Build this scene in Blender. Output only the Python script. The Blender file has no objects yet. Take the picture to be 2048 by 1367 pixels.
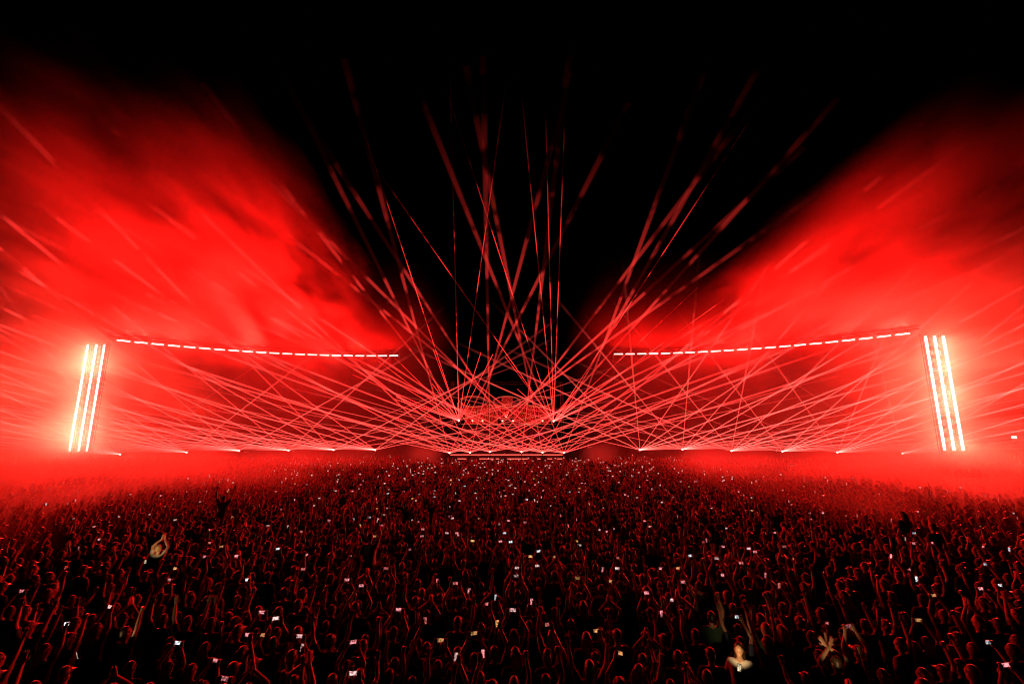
import bpy, bmesh, math, random
import numpy as np
from mathutils import Vector, Matrix, Euler

random.seed(7)
R = math.radians
scene = bpy.context.scene

# ------------------------------------------------------------------ camera
PITCH = R(10.6); CAM = Vector((0.0, 0.0, 5.8)); FPX = 2048 * 16.0 / 36.0
cam_data = bpy.data.cameras.new("camera"); cam_data.lens = 16.0; cam_data.sensor_width = 36.0
cam_data.clip_start = 0.1; cam_data.clip_end = 3000.0
cam = bpy.data.objects.new("camera", cam_data); scene.collection.objects.link(cam)
cam.location = CAM; cam.rotation_euler = (R(90) + PITCH, 0, 0)
scene.camera = cam

# ------------------------------------------------------------------ night sky
world = bpy.data.worlds.new("World"); scene.world = world; world.use_nodes = True
wn = world.node_tree; wn.nodes.clear()
sky = wn.nodes.new("ShaderNodeTexSky"); sky.sky_type = 'NISHITA'; sky.sun_disc = False
sky.sun_elevation = R(-8); sky.sun_rotation = R(200)
bgn = wn.nodes.new("ShaderNodeBackground"); bgn.inputs["Strength"].default_value = 0.004
wo = wn.nodes.new("ShaderNodeOutputWorld")
wn.links.new(sky.outputs[0], bgn.inputs["Color"]); wn.links.new(bgn.outputs[0], wo.inputs["Surface"])

# ------------------------------------------------------------------ exposure and render settings
vs = scene.view_settings
vs.view_transform = 'Standard'; vs.look = 'None'; vs.exposure = 0.0; vs.gamma = 1.0; vs.use_curve_mapping = False
cy = scene.cycles
cy.max_bounces = 3; cy.diffuse_bounces = 0; cy.glossy_bounces = 1; cy.transmission_bounces = 2
cy.volume_bounces = 0; cy.transparent_max_bounces = 160
cy.sample_clamp_indirect = 2.0
cy.volume_step_rate = 1.0; cy.volume_max_steps = 128
cy.filter_width = 1.15; cy.use_denoising = True; cy.use_light_tree = True
cy.use_adaptive_sampling = True; cy.adaptive_threshold = 0.04

# ------------------------------------------------------------------ helpers
UPV = Vector((0, -math.sin(PITCH), math.cos(PITCH))); FWD = Vector((0, math.cos(PITCH), math.sin(PITCH)))
def ray(px, py):
    return (Vector((1, 0, 0)) * ((px - 1024) / FPX) - UPV * ((py - 683.5) / FPX) + FWD)
def at_z(px, py, z):
    d = ray(px, py); return CAM + d * ((z - CAM.z) / d.z)
def at_y(px, py, y):
    d = ray(px, py); return CAM + d * (y / d.y)

def link(o, parent=None):
    scene.collection.objects.link(o)
    if parent is not None: o.parent = parent
    return o
def empty(name, loc, rz=0.0):
    o = bpy.data.objects.new(name, None); o.location = loc; o.rotation_euler = (0, 0, rz)
    o.empty_display_size = 0.2
    return link(o)
def tag(o, label=None, cat=None, group=None, kind=None):
    if label: o["label"] = label
    if cat: o["category"] = cat
    if group: o["group"] = group
    if kind: o["kind"] = kind
    return o
def mesh_obj(name, bm, mat, parent=None, smooth=False):
    me = bpy.data.meshes.new(name); bm.to_mesh(me); bm.free()
    me.materials.append(mat)
    if smooth: me.polygons.foreach_set("use_smooth", [True] * len(me.polygons))
    return link(bpy.data.objects.new(name, me), parent)
def share(name, me, parent=None, loc=(0, 0, 0), rot=(0, 0, 0)):
    o = bpy.data.objects.new(name, me); o.location = loc; o.rotation_euler = rot
    return link(o, parent)

def box(bm, c, s, mat=None):
    m = Matrix.Translation(c) @ (mat or Matrix.Identity(4)) @ Matrix.Diagonal((s[0], s[1], s[2], 1))
    bmesh.ops.create_cube(bm, size=1.0, matrix=m)
def bar(bm, a, b, r, seg=6, r2=None, caps=True):
    a = Vector(a); b = Vector(b); d = b - a
    q = d.to_track_quat('Z', 'Y').to_matrix().to_4x4()
    m = Matrix.Translation((a + b) / 2) @ q
    bmesh.ops.create_cone(bm, cap_ends=caps, segments=seg, radius1=r, radius2=r if r2 is None else r2, depth=d.length, matrix=m)

# ------------------------------------------------------------------ materials
def new_mat(name):
    m = bpy.data.materials.new(name); m.use_nodes = True; m.node_tree.nodes.clear()
    return m, m.node_tree
def N(t, kind, **kw):
    n = t.nodes.new(kind)
    for k, v in kw.items(): setattr(n, k, v)
    return n
def math_node(t, op, a, b=None, clamp=False):
    n = N(t, "ShaderNodeMath", operation=op, use_clamp=clamp)
    for i, v in enumerate((a, b)):
        if v is None: continue
        if isinstance(v, (int, float)): n.inputs[i].default_value = v
        else: t.links.new(v, n.inputs[i])
    return n.outputs[0]
def maprange(t, v, a, b, c, d, kind='LINEAR'):
    n = N(t, "ShaderNodeMapRange", interpolation_type=kind)
    t.links.new(v, n.inputs["Value"])
    for k, x in zip(("From Min", "From Max", "To Min", "To Max"), (a, b, c, d)): n.inputs[k].default_value = x
    return n.outputs[0]
def surface(name, col, rough=0.6, metal=0.0, var=0.25, scale=6.0, objcol=False):
    m, t = new_mat(name)
    out = N(t, "ShaderNodeOutputMaterial"); p = N(t, "ShaderNodeBsdfPrincipled")
    p.inputs["Roughness"].default_value = rough; p.inputs["Metallic"].default_value = metal
    tc = N(t, "ShaderNodeTexCoord"); nz = N(t, "ShaderNodeTexNoise"); nz.inputs["Scale"].default_value = scale; nz.inputs["Detail"].default_value = 3
    t.links.new(tc.outputs["Object"], nz.inputs["Vector"])
    mix = N(t, "ShaderNodeMix", data_type='RGBA', blend_type='MULTIPLY'); mix.inputs["Factor"].default_value = 1.0
    ramp = maprange(t, nz.outputs["Fac"], 0.3, 0.7, 1 - var, 1 + var)
    comb = N(t, "ShaderNodeCombineColor")
    for i in range(3): t.links.new(ramp, comb.inputs[i])
    t.links.new(comb.outputs[0], mix.inputs["B"])
    if objcol:
        oi = N(t, "ShaderNodeObjectInfo"); t.links.new(oi.outputs["Color"], mix.inputs["A"])
    else: mix.inputs["A"].default_value = (*col, 1)
    t.links.new(mix.outputs["Result"], p.inputs["Base Color"]); t.links.new(p.outputs[0], out.inputs[0])
    return m
def emitter(name, col, strength, sample=True, objcol=False):
    m, t = new_mat(name)
    out = N(t, "ShaderNodeOutputMaterial"); e = N(t, "ShaderNodeEmission")
    e.inputs["Color"].default_value = (*col, 1); e.inputs["Strength"].default_value = strength
    if objcol:
        oi = N(t, "ShaderNodeObjectInfo"); t.links.new(oi.outputs["Color"], e.inputs["Color"])
    t.links.new(e.outputs[0], out.inputs[0])
    m.cycles.emission_sampling = 'FRONT' if sample else 'NONE'
    return m
RED = (1.0, 0.0055, 0.0035); TOWER_RED = (1.0, 0.024, 0.012)
M_led = emitter("red_led_tube", (1, .74, .62), 5.0, sample=False)
POW_BAR = 7600.0; POW_FRONT = 1400.0; POW_TOWER = 56000.0
M_led_stage = emitter("stage_edge_led", (1, .10, .07), 2.2, sample=False)
M_ring = emitter("ring_led", (1, .10, .06), 1.1, sample=False)
M_lens = emitter("laser_aperture", (1, .2, .15), 40.0, sample=False)
M_blinder = emitter("blinder_lamp", (1, .10, .07), 9.0, sample=False)
M_metal = surface("black_steel", (.03, .03, .032), .5, .4)
M_case = surface("black_casing", (.02, .02, .022), .45, .1)
M_backdrop = surface("backdrop_cloth", (.42, .30, .29), .8)
M_drape = surface("stage_drape", (.10, .09, .09), .8, 0)
M_deck = surface("stage_deck", (.04, .04, .042), .6)
M_ground = surface("trodden_grass", (.05, .06, .03), .95, 0, .5, .8)

# laser light: the lit air inside a beam, patchy where the drifting smoke is thin
def beam_material(name, strength, s0, patch, lo, hi, amb, reach=58.0, top0=13.0, top1=30.0, tint=.032):
    m, t = new_mat(name)
    out = N(t, "ShaderNodeOutputMaterial"); add = N(t, "ShaderNodeAddShader")
    tr = N(t, "ShaderNodeBsdfTransparent"); e = N(t, "ShaderNodeEmission")
    e.inputs["Color"].default_value = (1, tint, tint * .8, 1)
    tc = N(t, "ShaderNodeTexCoord"); sep = N(t, "ShaderNodeSeparateXYZ"); t.links.new(tc.outputs["Object"], sep.inputs[0])
    s = sep.outputs["Z"]
    fall = math_node(t, 'DIVIDE', 1.0, math_node(t, 'ADD', 1.0, math_node(t, 'DIVIDE', s, s0)))
    fall = math_node(t, 'MULTIPLY', fall, maprange(t, s, reach * .5, reach, 1.0, 0.0, 'SMOOTHSTEP'))
    geo = N(t, "ShaderNodeNewGeometry"); nz = N(t, "ShaderNodeTexNoise"); nz.inputs["Scale"].default_value = patch; nz.inputs["Detail"].default_value = 3.0
    nz.inputs["Roughness"].default_value = .55
    t.links.new(geo.outputs["Position"], nz.inputs["Vector"])
    sz = N(t, "ShaderNodeSeparateXYZ"); t.links.new(geo.outputs["Position"], sz.inputs[0])
    patchy = maprange(t, nz.outputs["Fac"], lo, hi, amb, 1.0, 'SMOOTHSTEP')
    high = maprange(t, sz.outputs["Z"], 5.0, 18.0, 0.0, 1.0, 'SMOOTHSTEP')      # smoke lies in a blanket low down
    mixv = N(t, "ShaderNodeMix", data_type='FLOAT'); t.links.new(high, mixv.inputs["Factor"]); mixv.inputs["A"].default_value = 1.0
    t.links.new(patchy, mixv.inputs["B"])
    top = maprange(t, sz.outputs["Z"], top0, top1, 1.0, 0.03, 'SMOOTHSTEP')
    lw = N(t, "ShaderNodeLayerWeight"); lw.inputs["Blend"].default_value = 0.5
    prof = math_node(t, 'POWER', math_node(t, 'SUBTRACT', 1.0, lw.outputs["Facing"]), 1.4)
    front = math_node(t, 'SUBTRACT', 1.0, geo.outputs["Backfacing"])
    v = math_node(t, 'MULTIPLY', fall, mixv.outputs["Result"]); v = math_node(t, 'MULTIPLY', v, top)
    v = math_node(t, 'MULTIPLY', v, prof); v = math_node(t, 'MULTIPLY', v, front); v = math_node(t, 'MULTIPLY', v, strength)
    t.links.new(v, e.inputs["Strength"]); t.links.new(tr.outputs[0], add.inputs[0]); t.links.new(e.outputs[0], add.inputs[1])
    t.links.new(add.outputs[0], out.inputs[0]); m.cycles.emission_sampling = 'NONE'
    return m
M_beam = beam_material("laser_beam", 30.0, 1.7, 0.24, .47, .58, .05, 62.0, 15.0, 31.0, tint=.042)
M_side = beam_material("side_laser_beam", 34.0, 1.7, 0.20, .44, .62, .15, 46.0, tint=.075)
M_low = beam_material("low_laser_beam", 22.0, 1.2, 0.16, .45, .62, .08, 49.0, tint=.075)
M_fine = beam_material("fine_laser_beam", 13, 7.0, 0.22, .44, .58, .04, 55.0, 22.0, 40.0)

# ------------------------------------------------------------------ ground
bm = bmesh.new(); bmesh.ops.create_grid(bm, x_segments=4, y_segments=4, size=900)
tag(mesh_obj("ground", bm, M_ground), kind="structure")

def lamp(name, parent, loc, size, watts, rot, col=None):
    ld = bpy.data.lights.new(name, 'AREA'); ld.shape = 'RECTANGLE'; ld.size, ld.size_y = size; ld.energy = watts; ld.color = col or RED
    o = bpy.data.objects.new(name, ld); o.location = loc; o.rotation_euler = rot; return link(o, parent)
# ------------------------------------------------------------------ overhead light bars on two curved trusses
ZB = 17.5
BARS = {
 'plain': [(247,681),(283,685),(315,688),(348,691),(379,694),(409.5,696.4),(439,698.5),(468,700.3),(495,702.4),(522.5,704.3),(549.4,705.9),(575.2,707.2),
       (599.4,708.2),(623.7,709.0),(649,709.8),(673,710.4),(696.4,710.8),(719.5,711),(742.7,711.1),(764,711.1),(787.7,711)],
 'square': [(1806,667.7),(1767,672.4),(1729,676.6),(1698,680),(1664,683.2),(1632,686.4),(1600.5,689.6),(1570.8,692.2),(1540,694.5),(1512,696.7),(1484.6,698.8),
       (1457.8,700.4),(1430.9,701.8),(1405.6,703.1),(1380,704.3),(1355,705.3),(1331.3,706.1),(1307.9,706.7),(1284.2,707.2),(1260.5,707.5),(1236.5,707.6)]}
TOWN = {'plain': 'tower with plain strips', 'square': 'tower with square lamps'}
ORD = ['first', 'second', 'third', 'fourth', 'fifth', 'sixth', 'seventh', 'eighth', 'ninth', 'tenth', 'eleventh', 'twelfth', 'thirteenth', 'fourteenth',
       'fifteenth', 'sixteenth', 'seventeenth', 'eighteenth', 'nineteenth', 'twentieth', 'last']
for side, pts in BARS.items():
    P = [at_z(x, y, ZB) for x, y in pts]
    # smooth the traced arc
    ts = np.arange(len(P)); cx = np.polyfit(ts, [p.x for p in P], 3); cyy = np.polyfit(ts, [p.y for p in P], 3)
    f = lambda t: Vector((np.polyval(cx, t), np.polyval(cyy, t), ZB))
    for i in range(len(P)):
        c = f(i); a = f(i - .5); b = f(i + .5); pitch = (b - a).length; ang = math.atan2(b.y - a.y, b.x - a.x)
        L = pitch * .74
        root = empty("light_bar", c, ang)
        bm = bmesh.new(); box(bm, (0, 0, .13), (L + .12, .22, .12)); box(bm, (-L * .35, 0, .28), (.08, .08, .22)); box(bm, (L * .35, 0, .28), (.08, .08, .22))
        mesh_obj("housing", bm, M_case, root)
        bm = bmesh.new(); box(bm, (0, 0, 0), (L, .13, .13)); mesh_obj("tube", bm, M_led, root)
        lamp("glow", root, (0, -.12 if f(i + 1).x > f(i - 1).x else .12, .02), (L, .3), POW_FRONT, (R(80), 0, 0) if f(i + 1).x < f(i - 1).x else (R(-80), 0, 0)); lamp("glow", root, (0, 0, 1.05), (L, .3), POW_BAR, (R(180), 0, 0))
        lab = ("glowing light bar on curved truss, %s from %s" % (ORD[i], TOWN[side])) if i < 20 else "glowing light bar at the free inner end of the truss from %s" % TOWN[side]
        tag(root, lab, "light bar", "light bars along the curved trusses")
    # truss: four chords, lattice, inner mast
    root = empty("lighting_truss", f(10))
    off = -f(10)
    n = 42; T = np.linspace(-.9, 20.6, n)
    fr = []
    for t in T:
        c = f(t); d = (f(t + .1) - f(t - .1)).normalized(); nrm = Vector((-d.y, d.x, 0))
        fr.append([c + nrm * sx * .2 + Vector((0, 0, .42 + sz)) + off for sx in (-1, 1) for sz in (0, .42)])
    for k in range(4):
        bm = bmesh.new()
        for i in range(n - 1): bar(bm, fr[i][k], fr[i + 1][k], .028, 5, caps=False)
        mesh_obj("chord", bm, M_metal, root)
    bm = bmesh.new()
    for i in range(n - 1):
        for a, b in ((0, 1), (2, 3), (0, 2), (1, 3)):
            bar(bm, fr[i][a], fr[i + 1][b], .014, 4, caps=False)
    mesh_obj("lattice", bm, M_metal, root)
    e = f(20.4) + off
    bm = bmesh.new(); bar(bm, e + Vector((0, .6, -ZB)), e + Vector((0, .6, .9)), .07, 8); mesh_obj("mast", bm, M_metal, root)
    bm = bmesh.new(); bar(bm, e + Vector((0, .6, .62)), e + Vector((0, 0, .62)), .04, 6); mesh_obj("bracket", bm, M_metal, root)
    tag(root, "long curved black lattice truss carrying light bars out to the %s" % TOWN[side], "truss", "curved lighting trusses")

# ------------------------------------------------------------------ two light towers
def tower(tops, bottoms, width, squares, label):
    yt = sum(p[1] for p in tops) / 3
    ctop = at_z(sum(p[0] for p in tops) / 3, yt, ZB)
    Y = ctop.y
    xs = [(at_y(t[0], t[1], Y).x + at_y(b[0], b[1], Y).x) / 2 for t, b in zip(tops, bottoms)]
    z0 = at_y(bottoms[1][0], bottoms[1][1], Y).z
    root = empty("light_tower", (xs[1], Y, 0))
    for x in xs:
        bm = bmesh.new(); box(bm, (x - xs[1], 0, (z0 + ZB) / 2), (width, width, ZB - z0)); s = mesh_obj("light_strip", bm, M_led, root)
        bm = bmesh.new(); box(bm, (x - xs[1], .20 + width / 2, (z0 + ZB) / 2), (width + .1, .12, ZB - z0 + .2)); mesh_obj("strip_backing", bm, M_case, root)
    lamp("glow", root, (0, -.4, (z0 + ZB) / 2), (xs[2] - xs[0], ZB - z0), POW_TOWER, (R(-90.001), 0, 0), TOWER_RED)
    lamp("glow", root, (0, .95, (z0 + ZB) / 2), (xs[2] - xs[0], ZB - z0), POW_TOWER, (R(90), 0, 0), TOWER_RED)
    w = (xs[2] - xs[0]) / 2 + .1
    for sx in (-1, 1):
        for yy in (.42, .72):
            bm = bmesh.new(); bar(bm, (sx * w, yy, 0), (sx * w, yy, ZB + .5), .05, 6); mesh_obj("leg", bm, M_metal, root)
    bm = bmesh.new(); nst = 12
    for i in range(nst + 1):
        z = .3 + i * (ZB - .2) / nst
        bar(bm, (-w, .42, z), (w, .42, z), .03, 5); bar(bm, (-w, .72, z), (w, .72, z), .03, 5)
        bar(bm, (-w, .42, z), (-w, .72, z), .03, 5); bar(bm, (w, .42, z), (w, .72, z), .03, 5)
        if i < nst: bar(bm, (-w if i % 2 else w, .42, z), (w if i % 2 else -w, .42, z + (ZB - .2) / nst), .025, 5)
    mesh_obj("lattice", bm, M_metal, root)
    bm = bmesh.new(); box(bm, (0, .9, .15), (2 * w + 1, 1.6, .3)); mesh_obj("base", bm, M_deck, root)
    if squares:
        for c in (0, 1):
            x = (xs[c] + xs[c + 1]) / 2 - xs[1]
            for i in range(13):
                bm = bmesh.new(); box(bm, (x, .1, z0 + .7 + i * (ZB - z0 - 1.2) / 12), (.5, .34, .5)); q = mesh_obj("square_lamp", bm, M_case, root)
                bm = bmesh.new(); box(bm, (x, -.085, z0 + .7 + i * (ZB - z0 - 1.2) / 12), (.4, .02, .4)); mesh_obj("lens", bm, M_square, q)
    tag(root, label, "light tower", "light towers at the ends of the trusses")
    return Vector((xs[1], Y, z0))
M_square = surface("square_lens", (.03, .026, .026), .3)
TL = tower([(175,688),(193,689),(208,690)], [(140,902),(157,902),(174,902)], .15, False, "tall tower of three plain glowing vertical strips in peach-lit smoke")
TR = tower([(1848,675),(1866,671),(1883,670)], [(1893,900),(1911,900),(1930,902)], .19, True, "tall tower of three wide glowing strips with square lamps between them")

# ------------------------------------------------------------------ laser projectors and their beams
def beam_mesh(name, length, r0, slope, seg=8, rings=10, mat=None):
    bm = bmesh.new(); prev = None
    for i in range(rings + 1):
        s = length * i / rings; r = r0 + slope * s
        cur = [bm.verts.new((r * math.cos(2 * math.pi * k / seg), r * math.sin(2 * math.pi * k / seg), s)) for k in range(seg)]
        if prev:
            for k in range(seg): bm.faces.new((prev[k], prev[(k + 1) % seg], cur[(k + 1) % seg], cur[k]))
        prev = cur
    me = bpy.data.meshes.new(name); bm.to_mesh(me); bm.free(); me.materials.append(mat)
    me.polygons.foreach_set("use_smooth", [True] * len(me.polygons))
    return me
ME_beam = {60: beam_mesh("beam", 60, .022, .0034, mat=M_beam), 46: beam_mesh("beam", 46, .022, .0030, mat=M_side), 50: beam_mesh("beam", 50, .020, .0016, mat=M_low)}
ME_fine = {L: beam_mesh("beam", L, .035, .0009, seg=6, mat=M_fine) for L in (6, 12, 20, 35, 55)}
bm = bmesh.new(); box(bm, (0, 0, .16), (.5, .62, .3)); box(bm, (0, .33, .16), (.4, .04, .22))
for i in range(5): box(bm, (.252, -.2 + i * .1, .16), (.012, .04, .2)); box(bm, (-.252, -.2 + i * .1, .16), (.012, .04, .2))
bmesh.ops.bevel(bm, geom=bm.edges[:], offset=.008, segments=1)
ME_house = bpy.data.meshes.new("housing"); bm.to_mesh(ME_house); bm.free(); ME_house.materials.append(M_case)
bm = bmesh.new(); bar(bm, (0, -.31, .18), (0, -.34, .18), .10, 12)
ME_lens = bpy.data.meshes.new("aperture"); bm.to_mesh(ME_lens); bm.free(); ME_lens.materials.append(M_lens)
bm = bmesh.new()
for sx in (-1, 1):
    bar(bm, (sx * .3, 0, 0), (sx * .3, 0, .3), .02, 6)
bar(bm, (-.3, 0, .012), (.3, 0, .012), .012, 6)
ME_yoke = bpy.data.meshes.new("yoke"); bm.to_mesh(ME_yoke); bm.free(); ME_yoke.materials.append(M_metal)
TAU = R(22.0)
def add_beam(root, d, me):
    o = share("beam", me, root, (0, -.33, .18)); o.rotation_mode = 'QUATERNION'
    o.rotation_quaternion = Vector(d).to_track_quat('Z', 'Y')
def fan_dir(phi, tau=TAU):
    p = R(phi); return (math.sin(p), -math.cos(p) * math.cos(tau), math.cos(p) * math.sin(tau))
def pedestal(x, y, h, label):
    root = empty("pedestal", (x, y, 0))
    bm = bmesh.new(); box(bm, (0, 0, .03), (.9, .9, .06)); mesh_obj("base_plate", bm, M_metal, root)
    for sx in (-1, 1):
        for sy in (-1, 1):
            bm = bmesh.new(); bar(bm, (sx * .2, sy * .2, .06), (sx * .2, sy * .2, h - .05), .025, 6); mesh_obj("leg", bm, M_metal, root)
    bm = bmesh.new(); k = max(2, int(h / .5))
    for i in range(k):
        z0 = .1 + i * (h - .2) / k; z1 = .1 + (i + 1) * (h - .2) / k
        for sx in (-1, 1): bar(bm, (sx * .2, -.2, z0), (sx * .2, .2, z1), .012, 4); bar(bm, (-.2, sx * .2, z0), (.2, sx * .2, z1), .012, 4)
    mesh_obj("lattice", bm, M_metal, root)
    bm = bmesh.new(); box(bm, (0, 0, h - .025), (.8, .8, .05)); mesh_obj("top_plate", bm, M_deck, root)
    tag(root, label, "pedestal", "lattice pedestals under the laser projectors")
def projector(px, py, Y, phis, fine, label, group, stand, plabel=None, rng=(0, 0)):
    c = at_y(px, py, Y) - Vector((0, -.33, .18))
    root = empty("laser_projector", c)
    share("housing", ME_house, root); share("aperture", ME_lens, root); share("yoke", ME_yoke, root)
    for ph in phis:
        L = (46 if stand and not (px < 1000 and ph < 8) else 60) if abs(ph) < 50 else 50
        add_beam(root, fan_dir(ph), ME_beam[L])
    for d, L in fine: add_beam(root, d, ME_fine[L])
    tag(root, label, "laser projector", group)
    if stand: pedestal(c.x, c.y, c.z, plabel)
def low(side, a=52, b=88, n=7):
    return [side * (a + (b - a) * i / (n - 1)) for i in range(n)]
SEQ = ['first', 'second', 'third', 'fourth', 'fifth', 'sixth']
# row towards the tower with plain strips, from the stage outwards
rowL = [(750, 899, -12, 36), (667, 899, 0, 45), (577, 900, 0, 38), (478, 901, 6, 48), (373, 904, 4, 46), (240, 908, 5, 51)]
for i, (px, py, a, b) in enumerate(rowL):
    Y = 74 - i * 2.0
    ph = [b] + [a - 15 * k for k in range(0, 5)] + low(-1, 62, 86, 5) + ([b + 15, b + 26] if i < 3 else [])
    if i == 5: ph += [26]
    projector(px, py, Y, ph, [], "laser projector on pedestal, %s from the stage towards tower with plain strips" % SEQ[i],
              "laser projectors in the side rows", True, "black lattice pedestal, %s from the stage towards tower with plain strips" % SEQ[i])
rowR = [(1280, 899, 0), (1365, 898, -1), (1463, 901, -4), (1565, 902, -7), (1675, 904, -10), (1805, 906, -8)]
for i, (px, py, a) in enumerate(rowR):
    Y = 74 - i * 2.0
    ph = [a + 15 * k for k in range(-4, 5)] + low(1, 67, 86, 4)
    if i == 3: ph = [p for p in ph if abs(p + 22) > 3]
    if i == 5: ph = [-51, -39, -8, 22, 45, 66, 75, 82]
    projector(px, py, Y, ph, [], "laser projector on pedestal, %s from the stage towards tower with square lamps" % SEQ[i],
              "laser projectors in the side rows", True, "black lattice pedestal, %s from the stage towards tower with square lamps" % SEQ[i])

# ------------------------------------------------------------------ stage
SX = -0.9; SY = 76.0
ZD = at_y(1013, 909.5, SY).z            # front deck
ZU = at_y(1013, 847, 80).z              # upper deck where the booth stands
root = empty("stage", (SX, SY, 0))
def P_(name, parts, mat, parent=None):
    bm = bmesh.new()
    for c, s in parts: box(bm, c, s)
    return mesh_obj(name, bm, mat, parent or root)
P_("deck", [((0, 5, ZD / 2), (18.6, 10, ZD))], M_deck)
P_("edge_light", [((0, -.06, ZD + .06), (18.2, .08, .11))], M_led_stage)
zl = at_y(1013, 917, SY).z
for x0, x1 in ((-7.9, -6.5), (-4.4, -2.1), (-1.7, -1.1), (.1, 3.5), (5.0, 5.5), (6.6, 7.4), (8.2, 9.0)):
    P_("skirt_light", [(((x0 + x1) / 2, -.06, zl), (x1 - x0, .08, .12))], M_led_stage)
P_("riser", [((0, 7, (ZD + ZU) / 2 - .15), (15.5, 5.4, ZU - ZD - .3))], M_drape)
for i in range(17):
    P_("riser_rib", [((-7.6 + i * .95, 4.26, (ZD + ZU) / 2 - .15), (.12, .10, ZU - ZD - .4))], M_case)
P_("upper_deck", [((0, 6.6, ZU - .1), (17.0, 6.4, .2))], M_deck)
P_("upper_edge_light", [((0, 3.36, ZU - .03), (15.6, .06, .05))], M_ring)
for k in range(7):                       # curved pleated backdrop panels above the upper deck
    a = -1.0 + k * (2.0 / 6); bm = bmesh.new(); prev = None
    zt = at_y(1013, 806, 86).z + (1.2 if k in (3,) else 0) - abs(a) * .6
    for j in range(13):
        t = j / 12 - .5; x = a * 6.6 + t * 2.16; y = 10.2 - abs(a) * 1.4 + .10 * math.cos(j * math.pi)
        v = (bm.verts.new((x, y, ZU + .02)), bm.verts.new((x * (1.06 if k != 3 else 1.0), y, zt)))
        if prev: bm.faces.new((prev[0], v[0], v[1], prev[1]))
        prev = v
    bmesh.ops.solidify(bm, geom=bm.faces[:], thickness=.04)
    mesh_obj("backdrop_panel", bm, M_backdrop, root)
# goal-post truss over the stage carrying the rings
ztr = at_y(1013, 768, 80).z
for sx in (-1, 1):
    bm = bmesh.new()
    for dx in (-.2, .2):
        for dy in (-.2, .2): bar(bm, (sx * 9.6 + dx, 4 + dy, 0), (sx * 9.6 + dx, 4 + dy, ztr + .5), .03, 5)
    for i in range(20):
        z = .3 + i * (ztr - .3) / 20; s = 1 if i % 2 else -1
        bar(bm, (sx * 9.6 - .2 * s, 3.8, z), (sx * 9.6 + .2 * s, 3.8, z + ztr / 20), .015, 4)
    mesh_obj("truss_leg", bm, M_metal, root)
bm = bmesh.new()
for dy in (-.2, .2):
    for dz in (0, .45): bar(bm, (-9.9, 4 + dy, ztr + dz), (9.9, 4 + dy, ztr + dz), .03, 5)
for i in range(40):
    x = -9.9 + i * 19.8 / 40; s = i % 2
    bar(bm, (x, 3.8, ztr + .45 * s), (x + .495, 3.8, ztr + .45 * (1 - s)), .015, 4)
mesh_obj("roof_truss", bm, M_metal, root)
tag(root, "two-tier concert stage with glowing front edge and pleated backdrop", "stage")

# three tilted double ring lights
RING = ["ring light above the booth, the middle one of three", "ring light beside the middle one, over the lone upper lamp", "ring light beside the middle one, over a pair of upper lamps"]
for k, (px, py) in enumerate(((1014, 803), (1078, 803), (947, 803))):
    c = at_y(px, py, 79.8); o = empty("ring_light", c); 
    for rad, tr in ((2.42, .024), (2.18, .020)):
        bm = bmesh.new(); seg = 48; tilt = R(20)
        prev = None; first = None
        for i in range(seg):
            a = 2 * math.pi * i / seg; ring = []
            for j in range(6):
                b = 2 * math.pi * j / 6; rr = rad + tr * math.cos(b)
                v = Vector((rr * math.cos(a), rr * math.sin(a), tr * math.sin(b)))
                ring.append(bm.verts.new(Matrix.Rotation(-tilt, 3, 'X') @ v))
            if prev:
                for j in range(6): bm.faces.new((prev[j], prev[(j + 1) % 6], ring[(j + 1) % 6], ring[j]))
            else: first = ring
            prev = ring
        for j in range(6): bm.faces.new((prev[j], prev[(j + 1) % 6], first[(j + 1) % 6], first[j]))
        mesh_obj("ring", bm, M_ring, o)
    for a in (0, 120, 240):
        v = Matrix.Rotation(-R(20), 3, 'X') @ Vector((2.3 * math.cos(R(a + 90)), 2.3 * math.sin(R(a + 90)), 0))
        bm = bmesh.new(); bar(bm, v, (v.x, .2, ztr - c.z), .008, 4); mesh_obj("cable", bm, M_metal, o)
    tag(o, RING[k], "ring light", "ring lights over the stage")

# booth, monitor, upper lamps
o = empty("booth", (at_y(1011, 845, 80).x, 80.3, ZU))
bm = bmesh.new(); box(bm, (0, 0, .5), (2.9, .9, 1.0)); mesh_obj("body", bm, M_case, o)
bm = bmesh.new()
for x in (-1.46, 1.46): box(bm, (x, -.47, .5), (.05, .04, 1.0))
box(bm, (0, -.47, 1.0), (2.9, .04, .05)); mesh_obj("glowing_trim", bm, M_ring, o)
bm = bmesh.new(); box(bm, (0, 0, 1.06), (2.2, .6, .12)); mesh_obj("decks", bm, M_metal, o)
tag(o, "black booth with thin glowing trim on the upper deck", "booth")
o = empty("stage_monitor", (at_y(1012, 905, 76).x, SY + .4, ZD))
bm = bmesh.new(); box(bm, (0, 0, .35), (.8, .6, .7)); mesh_obj("cabinet", bm, M_case, o)
bm = bmesh.new(); box(bm, (0, -.31, .35), (.7, .02, .6)); mesh_obj("grille", bm, M_metal, o)
tag(o, "black monitor speaker on the front deck interrupting the edge light", "speaker")
LAMPS = [(945, 841, "outer lamp of the pair under the end ring"), (965, 841, "inner lamp of the pair under the end ring"), (1005, 841, "bright lamp on the upper deck in front of the booth, next to the pair"),
         (1026, 841, "bright lamp on the upper deck in front of the booth, towards the lone lamp"), (1085, 841, "lone bright lamp on the upper deck away from the booth")]
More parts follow.
